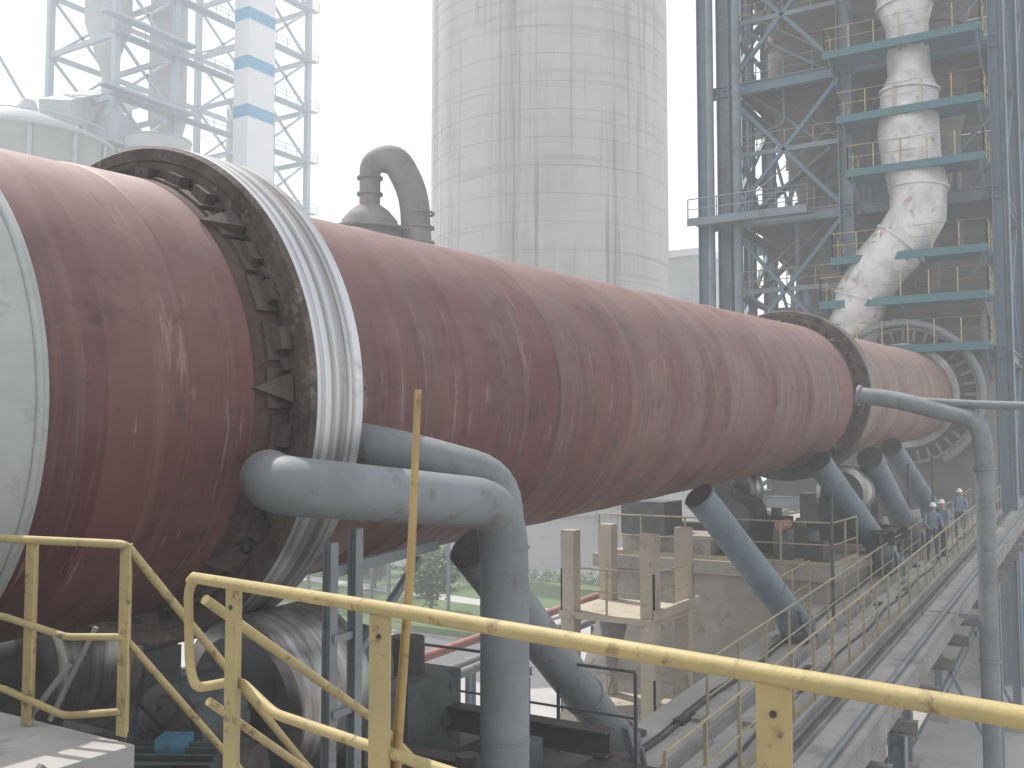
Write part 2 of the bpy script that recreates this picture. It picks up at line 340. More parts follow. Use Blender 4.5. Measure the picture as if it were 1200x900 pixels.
# ---------------------------------------------------------------- PIER 1 with rollers and machines
M=MB('concrete_kiln_pier')
M.box((2.95,4.75,0),(11.0,12.5,6.9),concrete); M.box((2.85,4.65,6.904),(11.1,12.6,7.15),darkfloor)
M.done()
def roller_station(name,xc,Rt=2.54,rr=.78,w=.95):
    E=MB(name)
    for sgn in (-1,1):
        a=math.radians(30); y=KY+sgn*(Rt+rr)*math.sin(a); n=KN-(Rt+rr)*math.cos(a)
        c=KF(xc,y,n); ax=V((CS,0,SN))
        E.lathe(c,ax,[(-w/2,.25),(-w/2,rr-.03),(-w/2+.03,rr),(w/2-.03,rr),(w/2,rr-.03),(w/2,.25)],bright,64)
        E.lathe(c,ax,[(-w/2-.004,.2),(-w/2-.004,rr*.8),(-w/2+.05,rr*.82)],machine,48,smooth=False)
        E.tube([c-ax*1.25,c+ax*1.25],.24,darkst,24)
        for t in (-.98,.98):
            q=c+ax*t
            E.tube([q-ax*.26,q+ax*.26],.40,machine,28)
            E.tube([q-ax*.30,q-ax*.262],.30,darkst,20); E.tube([q+ax*.262,q+ax*.30],.30,darkst,20)
            E.box((q.x-.26,q.y-.46,q.z-.85),(q.x+.26,q.y+.46,q.z-.1),machine)
            E.box((q.x-.34,q.y-.62,q.z-.98),(q.x+.34,q.y+.62,q.z-.855),darkst)
            for k in range(6):
                aa=k*math.pi/3; E.tube([q-ax*.33+V((0,math.cos(aa)*.22,math.sin(aa)*.22)),q-ax*.29+V((0,math.cos(aa)*.22,math.sin(aa)*.22))],.03,machine,6)
    for dx in (-1.0,1.0): E.ibeam((xc+dx,KY-3.2,c.z-1.18),(xc+dx,KY+3.2,c.z-1.18),.4,.4,darkst)
    E.ibeam((xc-1.6,KY-2.9,c.z-1.19),(xc+1.6,KY-2.9,c.z-1.19),.3,.35,darkst)
    return E.done()
roller_station('support_roller_station',6.73,2.49)
M=MB('electric_motor')
c=V((5.0,6.0,8.35)); ax=V((.5,-.86,0)).normalized()
M.tube([c-ax*.55,c+ax*.45],.40,machine,32)
sd=ax.cross(V((0,0,1))).normalized()
for k in range(32):
    a_=2*math.pi*k/32; d=sd*math.cos(a_)+V((0,0,1))*math.sin(a_)
    M.beam(c-ax*.45+d*.42,c+ax*.35+d*.42,.015,.06,machine,up=d)
M.tube([c+ax*.45,c+ax*.62],.43,darkst,32); M.tube([c+ax*.62,c+ax*.68],.25,machine,24); M.tube([c-ax*1.0,c-ax*.55],.1,bright,16)
M.box((c.x-.35,c.y-.35,7.6),(c.x+.35,c.y+.35,7.97),darkst)
M.beam(c+V((0,0,.42))-ax*.1,c+V((0,0,.42))+ax*.12,.2,.16,bluetag)
M.done()
M=MB('gearbox')
M.box((5.4,6.9,7.16),(5.9,7.9,8.6),machine); M.lathe((5.3,7.4,8.2),X,[(0,0),(0,.34),(.1,.36),(.12,.1)],machine,28,smooth=False)
M.box((4.4,7.0,7.16),(5.3,7.9,8.05),darkst)
M.done()
M=MB('hydraulic_power_unit')
M.box((4.2,5.2,7.16),(5.1,5.75,7.6),darkst)
M.tube([V((4.6,5.4,7.6)),V((4.6,5.4,8.25))],.17,machine,20); M.tube([V((4.6,5.4,8.25)),V((4.6,5.4,8.32))],.12,darkst,16)
M.tube(fillet([V((4.75,5.5,7.6)),V((4.8,5.6,8.5)),V((5.6,6.4,8.6)),V((6.2,6.6,8.2))],.2),.025,darkst,8)
M.tube(fillet([V((4.4,5.5,7.6)),V((4.3,5.7,8.9)),V((5.2,6.7,9.0)),V((6.2,7.0,8.0))],.25),.02,darkst,8)
M.tube([V((4.95,5.3,7.6)),V((4.95,5.3,7.95))],.07,pink,12)
M.done()
M=MB('machine_base_frame')
for y in (5.05,6.55,8.2): M.ibeam((3.2,y,7.3),(10.6,y,7.3),.25,.28,darkst)
for x in (4.0,5.9,8.6,10.3): M.ibeam((x,5.0,7.6),(x,11.8,7.6),.25,.28,darkst)
M.add([(2.9,5.6,7.9),(6.1,5.6,7.9),(6.1,7.4,8.5),(2.9,7.4,8.5)],[(0,1,2,3)],darkst)
for x in (3.0,4.4,5.9): M.beam((x,5.6,7.2),(x,7.4,8.4),.08,.12,darkst)
M.beam((3.0,5.55,7.9),(6.3,5.55,8.05),.1,.25,darkst)
for x,y,z,s_ in ((3.4,5.2,7.16,.5),(7.9,5.3,7.16,.6),(9.2,5.6,7.16,.6),(9.4,7.2,7.16,1.1),(8.9,9.8,7.16,1.0)):
    M.box((x,y,z),(x+s_,y+s_*.8,z+s_*.9),machine); M.tube([V((x+s_*.5,y+s_*.4,z+s_*.9)),V((x+s_*.5,y+s_*.4,z+s_*1.3))],s_*.2,darkst,14)
for k in range(7):
    y=5.0+k*.25; M.tube(fillet([V((3.0,y,7.5)),V((4.2+k*.2,y+.2,7.75+.1*(k%3))),V((6.0,y+.1,7.4)),V((8.5,y,7.6))],.3),.018+.008*(k%3),darkst,6)
for k in range(5): M.beam((3.1+k*.75,5.5,7.3),(3.1+k*.75,5.5,8.0),.06,.06,dusty)
M.done()
M=MB('pipe_support_frame')
M.ibeam((6.35,5.42,7.15),(6.35,5.42,10.3),.09,.09,greypipe)
M.ibeam((6.1,5.47,7.15),(6.1,5.47,10.2),.09,.09,greypipe)
M.beam((6.1,5.5,9.95),(7.6,5.5,10.05),.07,.09,greypipe)
M.beam((6.35,5.45,9.2),(7.3,5.47,9.95),.06,.06,greypipe)
for i in range(4): M.box((6.08,5.40,7.6+i*.6),(6.37,5.44,7.66+i*.6),greypipe)
M.done()
M=MB('cooling_air_duct')
M.tube(fillet([V((5.92,6.0,10.72)),V((5.58,5.55,10.68)),V((6.7,5.27,10.56)),V((8.03,5.03,10.42)),V((8.06,5.02,9.6)),V((8.06,5.02,0))],.45,10),.235,greypipe,36)
M.tube(fillet([V((7.25,6.35,11.02)),V((7.5,5.85,10.92)),V((8.15,5.15,10.66)),V((8.06,5.04,10.1))],.3,6),.215,greypipe,32)
for z in (10.0,8.2): M.tube([V((8.06,5.02,z)),V((8.06,5.02,z+.02))],.243,greypipe,36)
M.done()
def slant(name_,p,q,r_,mt):
    M=MB(name_); p,q=V(p),V(q); d=(q-p).normalized()
    M.tube([p,q],r_,mt,32,caps=False); M.tube([p+d*.01,p+d*.012],r_*.97,darkst,32)
    for t in (0.0,.72): 
        c=p.lerp(q,t); M.tube([c,c+d*.03],r_+.02,mt,32) if t else M.tube([c+d*.02,c+d*.05],r_+.02,mt,32,caps=False)
    M.tube([q-d*.05,q+d*.02],r_+.05,mt,32); M.tube([q+d*.05,q+d*.12],r_+.05,mt,32)
    M.tube([q+d*.12,q+d*.40],r_*.86,mt,28); 
    side=d.cross(V((0,0,1))).normalized()
    fl=q.z-.55
    for k in range(12):
        a_=k*math.pi/6; o_=side*math.cos(a_)+side.cross(d)*math.sin(a_); M.tube([q-d*.07+o_*(r_+.03),q+d*.14+o_*(r_+.03)],.012,darkst,6)
    for sgn in (-1,1):
        a_=q+side*sgn*(r_+.06)
        M.beam(a_-d*.5,V((a_.x+.15,a_.y,fl)),.06,.06,mt); M.beam(a_+d*.1,V((a_.x+.25,a_.y,fl)),.06,.06,mt)
        M.beam(V((a_.x-.4,a_.y,fl+.03)),V((a_.x+.6,a_.y,fl+.03)),.1,.06,mt)
    M.done()
W=lambda x,y: V((x,y,ZC-5+.0419*x))
slant('shell_cooling_blower_pipe',(9.1,6.1,9.85),(12.6,6.0,ZC-4.1),.26,greypipe)
slant('shell_cooling_blower_pipe',(18.3,6.95,10.0),(20.8,5.75,ZC-3.75),.30,bluepipe)
slant('shell_cooling_blower_pipe',(26.6,6.75,10.55),(29.8,5.6,ZC-3.35),.34,bluepipe)
slant('shell_cooling_blower_pipe',(29.9,6.1,10.6),(34.4,5.75,ZC-3.1),.36,bluepipe)
slant('shell_cooling_blower_pipe',(37.0,6.8,10.9),(41.9,6.1,ZC-2.8),.36,bluepipe)
M=MB('tall_air_pipe')
M.tube(fillet([V((25.3,5.35,12.2)),V((25.3,4.6,12.1)),V((25.3,2.72,11.55)),V((25.3,2.6,11.0)),V((25.3,2.6,0))],.6,10),.21,greypipe,28)
M.tube(fillet([V((25.3,4.9,12.1)),V((25.3,2.4,11.9)),V((25.2,-1.5,11.75)),V((25.2,-6,11.7)),V((25.2,-6,0))],.6,8),.10,greypipe,20)
for z in (10.4,6.0,2.0): M.tube([V((25.3,2.6,z)),V((25.3,2.6,z+.06))],.245,greypipe,28)
M.tube([V((25.3,5.35,12.2)),V((25.3,5.42,12.21))],.26,greypipe,24)
M.beam((25.3,2.8,7.0),(25.3,3.9,7.0),.1,.1,greypipe)
M.done()

# ---------------------------------------------------------------- WALKWAY along the kiln
M=MB('inclined_walkway')
x0,x1=10.5,49
def strip(y0,y1,dz0,dz1,mt,xa=x0,xb=x1):
    vs=[]
    for xx in (xa,xb):
        for y,dz in ((y0,dz0),(y1,dz0),(y1,dz1),(y0,dz1)):
            p=W(xx,y); vs.append((p.x,p.y,p.z+dz))
    M.add(vs,[(0,3,2,1),(4,5,6,7),(0,1,5,4),(1,2,6,5),(2,3,7,6),(3,0,4,7)],mt)
strip(4.35,6.55,-.12,0,conc_light)
strip(5.25,5.33,.003,.18,dusty)
for y in (4.38,6.5): 
    M.ibeam(W(x0,y)-V((0,0,.38)),W(x1,y)-V((0,0,.38)),.22,.5,dusty)
strip(3.25,3.95,-.28,-.02,conc_light); strip(3.22,3.247,-.30,.06,dusty); strip(3.953,3.98,-.30,.06,dusty)
M.tube([W(x0,3.5)+V((0,0,.05)),W(x1,3.5)+V((0,0,.05))],.05,greypipe,10)
M.tube([W(x0,4.1)+V((0,0,-.3)),W(x1,4.1)+V((0,0,-.3))],.07,greypipe,10)
x=x0+1
while x<x1:
    M.ibeam(W(x,3.1)-V((0,0,.78)),W(x,6.6)-V((0,0,.78)),.18,.26,dusty); x+=2.4
for x in (12,19,36,43):
    for y in (3.5,6.3):
        p=W(x,y); M.ibeam((x,y,0),(x,y,p.z-.92),.3,.3,steelgrey)
        M.box((x-.4,y-.4,-.02),(x+.4,y+.4,.3),concrete)
    p=W(x,4); M.beam((x,3.5,.5),(x,6.3,p.z-1.2),.1,.1,steelgrey); M.beam((x,6.3,.5),(x,3.5,p.z-1.2),.1,.1,steelgrey)
for k in range(40):
    xx=random.uniform(12,34); yy=random.choice((random.uniform(4.6,5.2),random.uniform(5.6,6.4))); s_=random.uniform(.04,.2); q=W(xx,yy)
    M.box((q.x,q.y,q.z-.01),(q.x+s_*2,q.y+s_,q.z+s_*.5),random.choice((darkst,dusty,concrete)))
for y_,r_ in ((5.95,.03),(6.05,.02),(4.75,.025)):
    M.tube([W(x0+k*1.2,y_+.05*math.sin(k*1.7))+V((0,0,.03)) for k in range(30)],r_,darkst,6)
M.done()
M=MB('walkway_railing')
railing(M,[W(x0,4.42),W(x1,4.42)],yellowd,1.1,1.3,.022,.045)
railing(M,[W(x0+4,5.4),W(x1-2,5.4)],yellowd,1.1,1.5,.02,.04)
railing(M,[W(21.6,6.5),W(24.6,6.5)],yellowd,1.1,1.3,.02,.04)
M.done()
M=MB('cable_conduit')
for x in (23.2,33.2,38): M.tube([W(x,5.6),W(x,5.6)+V((0,0,3.0))],.04,blackrail,8)
M.done()
# ---------------------------------------------------------------- PIER 2
M=MB('concrete_kiln_pier')
M.box((25,6.1,0),(31.4,12.4,7.6),concrete); M.box((24.8,5.95,7.604),(31.6,12.55,7.95),concrete)
M.box((25.6,9.4,7.954),(27.2,12.0,8.5),concrete)
for z in (2.2,4.6): M.box((24.985,6.1,z),(24.998,12.4,z+.03),dusty)
M.done()
roller_station('support_roller_station',29.58,2.54,.75,.9)
M=MB('pier_railing'); railing(M,[(24.9,12.4,7.95),(24.9,6.0,7.95),(27.6,6.0,7.95)],yellowd,1.1,1.2,.022,.045); M.done()
M=MB('girth_drive_motor')
M.tube([V((26.2,9.0,9.0)),V((27.8,9.0,9.05))],.5,machine,28); M.box((26.3,8.5,7.95),(27.7,9.5,8.55),darkst)
for k in range(7): M.tube([V((26.35+k*.2,9.0,9.0)),V((26.38+k*.2,9.0,9.0))],.54,machine,28)
M.box((25.3,10.6,8.5),(26.6,11.9,9.4),machine)
M.tube([V((25.2,7.4,8.9)),V((25.9,7.4,8.9))],.14,pink,16); M.box((25.3,7.2,7.95),(25.8,7.6,8.8),machine)
for x,y,s_ in ((25.2,6.3,.6),(26.6,7.0,.8),(27.3,7.9,1.0),(25.6,8.3,.6)):
    M.box((x,y,7.955),(x+s_,y+s_*.8,7.95+s_),darkst); M.tube([V((x+s_*.4,y+.3,7.95+s_)),V((x+s_*.4,y+.3,8.2+s_))],.15,machine,12)
M.done()
cream=mat('cream_painted_concrete',(.42,.37,.29),(.34,.30,.24),1,.8,spot=(.18,.14,.11),spot_scale=3,spot_amt=.7)
M=MB('access_stair_tower')
for x in (20.4,22.4):
    for y in (8.9,10.9): M.box((x-.17,y-.17,0),(x+.17,y+.17,9.0),cream)
for z in (2.4,4.7,7.0):
    M.box((20.2,8.7,z),(22.6,11.1,z+.14),cream)
    M.box((20.1,8.62,z+.142),(22.7,8.70,z+.36),cream)
    railing(M,[(20.25,11.05,z+.15),(20.25,8.75,z+.15),(22.55,8.75,z+.15)],yellowd,1.0,1.1,.02,.04,toe=False)
    M.beam((20.6,10.6,z-2.2),(22.2,10.6,z),.8,.1,dusty)
M.done()
M=MB('concrete_column_frame')
for x,y in ((34.5,7.2),(34.5,10.5),(40,7.2),(40,10.5),(46,7.2),(46,10.5)): M.box((x-.35,y-.35,0),(x+.35,y+.35,7.8),concrete)
for x in (34.5,40,46): M.box((x-.3,7.55,6.9),(x+.3,10.15,7.5),concrete)
M.box((33.8,6.8,7.804),(50,11.4,8.1),conc_light)
for k in range(12):
    x=34.2+k*1.25; s_=random.uniform(.6,1.2); y=random.uniform(7,9.5); M.box((x,y,8.104),(x+s_,y+s_,8.1+s_),random.choice((darkst,machine,dusty)))
M.done()
M=MB('dark_hand_railing')
railing(M,[(11.0,5.0,7.16),(11.0,12.4,7.16)],blackrail,1.1,1.1,.02,.035,toe=False)
railing(M,[(14,9.5,3.2),(24,9.5,3.2)],blackrail,1.1,1.4,.02,.035,toe=False)
M.done()
M=MB('low_service_platform')
M.box((13.8,7.0,3.0),(24.6,9.6,3.2),conc_light)
for x in (14.5,19,23.5):
    for y in (7.4,9.2): M.box((x-.15,y-.15,0),(x+.15,y+.15,3.0),concrete)
M.done()
M=MB('pipe_rack')
for y,z in ((12.8,5.6),(13.2,5.6),(13.7,5.9)): M.tube([V((11,y,z)),V((48,y,z+1))],.11,pink if y==13.7 else greypipe,12)
for x in (14,21,28,36,44):
    M.ibeam((x,12.5,0),(x,12.5,5.3),.2,.2,steelgrey); M.ibeam((x,14.1,0),(x,14.1,5.3),.2,.2,steelgrey); M.ibeam((x,12.3,5.2+(x-11)*.027),(x,14.3,5.2+(x-11)*.027),.15,.2,steelgrey)
M.done()

# ---------------------------------------------------------------- PREHEATER TOWER
M=MB('preheater_tower')
xs=[51,59,67]; ys=[17.6,11.2,4.2]; zs=[0,8,15.3,22.9,30.2,37.5,45,53]
for i,x in enumerate(xs):
    for y in ys:
        mt=steelblue if y<5 or x>51 else steelgrey
        M.ibeam((x,y,0 if not (x==51 and y==11.2) else 15),(x,y,56),.7,.7,mt)
M.ibeam((50.6,18.7,0),(50.6,18.7,56),.5,.5,steelblue)
M.tube([V((50.2,18.15,0)),V((50.2,18.15,56))],.2,steelgrey,12)
M.tube([V((50.0,16.6,0)),V((50.0,16.6,56))],.24,steelgrey,14)
M.ibeam((56,17.9,0),(56,17.9,56),.6,.6,steelblue)
for z in zs[1:]:
    for x in xs: M.ibeam((x,ys[0]+1.2,z),(x,ys[2],z),.35,.6,steelgrey if z<23 else steelblue)
    for y in ys: M.ibeam((xs[0],y,z),(xs[-1],y,z),.35,.6,steelgrey)
for j in range(len(zs)-1):
    z0,z1=zs[j],zs[j+1]; zm=(z0+z1)/2
    for y in (ys[0],ys[2]):
        for i in range(2):
            a_,b_=(xs[i],xs[i+1])
            M.beam((a_,y,z0),(b_,y,z1),.22,.22,steelblue); M.beam((b_,y,z0),(a_,y,z1),.16,.16,steelblue)
    for x in xs:
        if x==51 and z0<15: continue
        M.beam((x,ys[0],z0),(x,ys[1],z1),.2,.2,steelblue); M.beam((x,ys[1],z0),(x,ys[0],z1),.2,.2,steelblue)
        if x>51: M.beam((x,ys[1],z0),(x,ys[2],z1),.2,.2,steelgrey); M.beam((x,ys[2],z0),(x,ys[1],z1),.2,.2,steelgrey)
    if z0>=8:
        M.beam((51,17.6,zm),(51,11.2,zm),.15,.25,steelgrey); M.beam((51,17.6,zm),(59,17.6,zm),.15,.25,steelgrey); M.beam((59,17.6,zm),(59,4.2,zm),.2,.3,steelgrey)
        M.beam((55,17.6,z0),(55,17.6,z1),.18,.18,steelgrey); M.beam((55,4.4,z0),(55,4.4,z1),.2,.2,steelgrey); M.beam((63,17.4,z0),(63,17.4,z1),.2,.2,steelgrey)
        ya,yb=(16.8,12.2) if j%2 else (12.2,16.8)
        M.beam((52.2,ya,z0+.4),(52.2,yb,zm),.7,.12,steelgrey); M.beam((53.2,yb,zm),(53.2,ya,z1+.4),.7,.12,steelgrey)
        for xx,p0,p1,q0,q1 in ((51.85,ya,yb,z0+1.4,zm+1),(53.55,yb,ya,zm+1,z1+1.4)): M.tube([V((xx,p0,q0)),V((xx,p1,q1))],.035,yellowd,6)
        railing(M,[(51.5,17.5,z1+.42),(51.5,11.5,z1+.42)],steelgrey,1.1,1.5,.03,.05,toe=False)
        railing(M,[(51.5,17.9,z1+.42),(66.5,17.9,z1+.42)],steelgrey,1.1,1.5,.03,.05,toe=False)
        railing(M,[(51.5,17.5,zm+.1),(51.5,11.5,zm+.1)],yellowd,1.1,1.5,.03,.05,toe=False)
rp=random.Random(3)
for k in range(40):
    x=rp.uniform(52,66); y=rp.uniform(5,17.2); z0=rp.uniform(12,44); r_=rp.choice((.06,.08,.12,.2)); h=rp.uniform(4,14)
    if k%3: M.tube([V((x,y,z0)),V((x,y,z0+h))],r_,rp.choice((steelgrey,cyc,rustduct)),8)
    else: M.tube(fillet([V((x,y,z0+3)),V((x,y,z0)),V((x,rp.uniform(5,17),z0-.2))],.4,4),r_,rp.choice((steelgrey,rustduct)),8)
for k in range(36):
    x=rp.uniform(52.5,66); y=rp.uniform(5.5,16.8); z=rp.choice(zs[2:])+.43; s_=rp.uniform(.5,1.6)
    M.box((x,y,z),(x+s_,y+s_,z+s_*rp.uniform(.6,1.6)),rp.choice((steelgrey,cyc,darkpanel,machine)))
for z in zs[2:]: M.box((51.4,4.5,z+.31),(66.8,17.3,z+.42),darkpanel)
for k,z in enumerate((15.6,17.9,20.0,24.2,26.9,30.2,34.0,38.0)):
    y0=4.6; y1=(12.6,12.0,11.4,10.6,11.0,11.6,11,11)[k]
    M.box((48.2,y0,z-.12),(50.6,y1,z),teal); M.beam((48.15,y0,z-.2),(48.15,y1,z-.2),.1,.36,teal)
    M.beam((48.2,y1,z-.2),(50.6,y1,z-.2),.1,.36,teal)
    for y in (y0+.2,(y0+y1)/2,y1-.2): M.beam((48.3,y,z-.25),(50.8,y,z-1.6),.1,.12,steelblue)
    for q in range(6): M.beam((48.3+q*.4,y0,z-.2),(48.3+q*.4,y1,z-.2),.06,.14,steelblue)
    railing(M,[(50.6,y1-.05,z),(48.2,y1-.05,z),(48.2,y0,z),(50.6,y0,z)],yellow,1.15,1.2,.035,.05,toe=False)
for z in (22.9,37.5):
    M.box((48.9,12.7,z-.1),(50.5,19.0,z),steelgrey); M.beam((48.85,12.7,z-.15),(48.85,19.0,z-.15),.1,.4,steelgrey)
    railing(M,[(48.95,12.7,z),(48.95,19.0,z)],steelgrey,1.1,1.5,.03,.05,toe=False)
M.tube([V((51,4.0,z_)) for z_ in (0,56)],.15,steelgrey,10)
M.done()
M=MB('preheater_cyclone')
def cyclone(c,r_,zt,zc,zb,mt=cyc):
    x,y=c; M.lathe((x,y,0),(0,0,1),[(zt+.8,.6),(zt+.8,r_*.6),(zt,r_),(zc,r_),(zb,.5),(zb-3,.45)],mt,32)
    for z in (zt-.1,zc,(zt+zc)/2): M.lathe((x,y,0),(0,0,1),[(z,r_),(z,r_+.12),(z+.15,r_+.12),(z+.15,r_)],mt,32,smooth=False)
cyclone((55.5,14.3),2.2,36,31,24.5); cyclone((62,9),2.7,42,37,29); cyclone((55.5,8.0),2.0,33,29,22); cyclone((63,14.5),2.4,30,26,18.5); cyclone((56,14),2.2,52,48,41); cyclone((60,7),2.4,54,50,43)
M.tube(fillet([V((55,15,22)),V((55,13,18)),V((54,9.5,14))],1),.55,cyc,16)
M.tube(fillet([V((63,15,44)),V((63,12,36)),V((59,10,30)),V((57,9,15))],2),1.1,cyc,20)
M.tube(fillet([V((56,14,41)),V((54,12.8,37)),V((53.5,10,33.5))],1),.7,cyc,18)
M.done()
M=MB('feed_end_housing')
M.add([(50.3,5.2,7.5),(57,5.2,7.5),(57,11.6,7.5),(50.3,11.6,7.5),(50.3,5.2,16.5),(57,5.2,20),(57,11.6,20),(50.3,11.6,16.5)],[(3,2,1,0),(4,5,6,7),(0,1,5,4),(1,2,6,5),(2,3,7,6),(3,0,4,7)],cyc)
M.box((51.4,4.5,0),(66,17.2,7.4),concrete)
M.box((66.9,4.5,8),(67.3,17.4,30),darkpanel)  # panel added behind the frame to make the tower interior dark
M.box((57.2,5,8),(66.7,17.2,15),darkpanel)
M.done()
M=MB('downcomer_duct')
pth=[(49.6,8.2,60),(49.6,8.05,36),(49.6,8.0,32.2),(49.6,7.95,31.2),(49.6,7.9,28.8),(49.6,7.9,28.0),(49.6,8.0,26.0),(49.6,7.9,24.6),(49.6,7.6,23.2),(49.5,7.65,21.9),(49.4,8.4,20.6),(49.2,9.4,19.5),(49.2,10.2,18.2),(49.3,10.6,16.9),(49.8,10.7,15.6)]
rad=[1.3,1.3,1.3,.98,.98,1.3,1.4,1.35,1.3,1.3,1.32,1.3,1.25,1.2,1.1]
M.tube([V(p) for p in pth],1,ductwhite,40,radii=rad)
for i in (2,5,8,10,12):
    p,q=V(pth[i]),V(pth[i+1]); d=(q-p).normalized(); M.tube([p,p+d*.12],rad[i]+.09,ductwhite,40)
M.done()

# ---------------------------------------------------------------- SILO
M=MB('concrete_silo'); o=V((87.3,49,0)); rs=12.15
prof=[(0,rs)]
for k in range(1,34): prof+=[(k*2.6-.04,rs),(k*2.6-.04,rs-.03),(k*2.6+.02,rs-.03),(k*2.6+.02,rs)]
prof+=[(92,rs),(92,rs-.5),(92,0)]
M.lathe(o,(0,0,1),prof,silom,128,smooth=False)
M.lathe(o,(0,0,1),[(4.6,rs+.02),(4.6,rs+.35),(5.0,rs+.35),(5.0,rs+.02)],silom,128,smooth=False)
M.done()
M=MB('dust_collector_duct')
pp=fillet([V((46,38.4,22)),V((46,38.4,28.3)),V((47.0,37.2,28.6)),V((47.7,36.3,26.4)),V((47.9,36.0,20)),V((47.9,36.0,14))],1.5,8)
M.tube(pp,.72,rustduct,28,radii=[.62+.3*min(1,i/14) for i in range(len(pp))])
M.lathe((46,38.4,0),(0,0,1),[(25.6,.65),(25.2,1.2),(24.6,1.7),(23.9,1.8),(22.6,2.4),(14,2.4),(10,.5),(9,.5)],rustduct,32)
for z in (23.9,22.5): M.lathe((46,38.4,0),(0,0,1),[(z,2.3),(z,2.6),(z+.12,2.6),(z+.12,1.2)],rustduct,32,smooth=False)
for z in (26.2,27.2): M.lathe((46,38.4,0),(0,0,1),[(z,.6),(z,.8),(z+.12,.8),(z+.12,.6)],rustduct,24,smooth=False)
for z in (21.5,22.4,23.3,24.2,25.1): M.lathe((47.85,36.1,0),(0,0,1),[(z,.85),(z,1.03),(z+.1,1.03),(z+.1,.85)],rustduct,24,smooth=False)
M.box((43.4,34.6,8.5),(49.6,41,9.0),steelgrey); M.box((46.6,34.9,9.0),(49.2,37.2,14.1),rustduct)
for x in (43.6,49.4):
    for y in (34.8,40.8): M.beam((x,y,0),(x,y,8.5),.16,.16,steelgrey)
M.done()
# ---------------------------------------------------------------- distant tower with striped shaft
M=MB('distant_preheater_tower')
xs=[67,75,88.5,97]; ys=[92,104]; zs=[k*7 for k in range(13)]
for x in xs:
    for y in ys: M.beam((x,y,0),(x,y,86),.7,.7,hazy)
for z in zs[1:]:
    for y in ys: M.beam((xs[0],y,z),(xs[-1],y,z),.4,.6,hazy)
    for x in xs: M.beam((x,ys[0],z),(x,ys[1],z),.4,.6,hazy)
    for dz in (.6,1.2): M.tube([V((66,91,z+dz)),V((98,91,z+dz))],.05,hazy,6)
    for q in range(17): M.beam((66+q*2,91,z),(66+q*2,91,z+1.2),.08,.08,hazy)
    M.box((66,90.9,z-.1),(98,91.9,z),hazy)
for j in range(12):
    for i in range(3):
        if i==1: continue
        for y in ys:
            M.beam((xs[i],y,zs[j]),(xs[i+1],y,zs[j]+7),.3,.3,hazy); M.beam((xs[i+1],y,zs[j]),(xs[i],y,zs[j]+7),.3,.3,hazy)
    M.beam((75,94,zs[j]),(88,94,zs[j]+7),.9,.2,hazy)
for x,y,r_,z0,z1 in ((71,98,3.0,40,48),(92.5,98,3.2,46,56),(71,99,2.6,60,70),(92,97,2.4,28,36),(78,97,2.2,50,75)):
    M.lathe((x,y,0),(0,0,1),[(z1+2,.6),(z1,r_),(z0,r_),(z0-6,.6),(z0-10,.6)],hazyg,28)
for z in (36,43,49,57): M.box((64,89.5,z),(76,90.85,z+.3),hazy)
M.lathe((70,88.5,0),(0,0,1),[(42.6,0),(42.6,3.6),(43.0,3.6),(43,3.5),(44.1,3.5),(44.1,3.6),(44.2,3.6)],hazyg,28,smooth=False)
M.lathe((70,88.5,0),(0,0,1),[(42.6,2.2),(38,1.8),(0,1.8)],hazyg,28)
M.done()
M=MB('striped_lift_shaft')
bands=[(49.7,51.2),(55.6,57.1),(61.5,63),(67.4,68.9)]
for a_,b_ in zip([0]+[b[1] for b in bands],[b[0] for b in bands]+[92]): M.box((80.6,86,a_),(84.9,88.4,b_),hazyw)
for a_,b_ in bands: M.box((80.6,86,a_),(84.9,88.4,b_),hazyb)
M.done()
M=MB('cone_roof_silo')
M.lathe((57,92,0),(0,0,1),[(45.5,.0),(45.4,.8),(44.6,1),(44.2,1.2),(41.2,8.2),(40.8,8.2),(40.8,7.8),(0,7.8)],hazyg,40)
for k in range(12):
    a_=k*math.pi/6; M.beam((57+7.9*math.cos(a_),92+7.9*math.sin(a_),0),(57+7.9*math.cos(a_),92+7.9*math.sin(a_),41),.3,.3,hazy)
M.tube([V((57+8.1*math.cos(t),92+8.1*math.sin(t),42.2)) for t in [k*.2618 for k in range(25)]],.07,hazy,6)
M.done()
M=MB('conveyor_gallery')
M.beam((60,92,45),(84,112,58),3,2.8,hazyg)
for k in range(8):
    q=V((60,92,45)).lerp(V((84,112,58)),k/7); M.beam((q.x,q.y,0),(q.x,q.y,q.z-1.5),.4,.4,hazy)
M.done()
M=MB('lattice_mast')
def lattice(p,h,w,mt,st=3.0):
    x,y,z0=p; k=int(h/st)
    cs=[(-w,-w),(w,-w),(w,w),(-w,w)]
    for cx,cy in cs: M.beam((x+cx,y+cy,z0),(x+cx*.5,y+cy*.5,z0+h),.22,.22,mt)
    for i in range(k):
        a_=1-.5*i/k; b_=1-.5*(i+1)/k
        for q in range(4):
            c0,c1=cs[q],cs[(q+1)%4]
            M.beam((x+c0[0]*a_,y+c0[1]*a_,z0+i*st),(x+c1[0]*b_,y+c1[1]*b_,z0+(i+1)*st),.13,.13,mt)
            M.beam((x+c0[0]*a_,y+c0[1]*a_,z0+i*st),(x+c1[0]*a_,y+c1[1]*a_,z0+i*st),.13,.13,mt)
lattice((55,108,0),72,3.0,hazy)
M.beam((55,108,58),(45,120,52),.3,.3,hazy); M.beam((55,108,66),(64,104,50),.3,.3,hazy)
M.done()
M=MB('plant_building')
M.box((108,40,0),(124,52,33),hazyg); M.box((107.6,39.6,33),(124.4,52.4,33.8),hazyw); M.box((112,38,0),(122,39.9,25),hazyw)
for z in range(4,31,4):
    for y in (41.5,44.5,47.5,50): M.box((107.9,y,z),(107.98,y+1.3,z+1.6),hazy)
M.done()
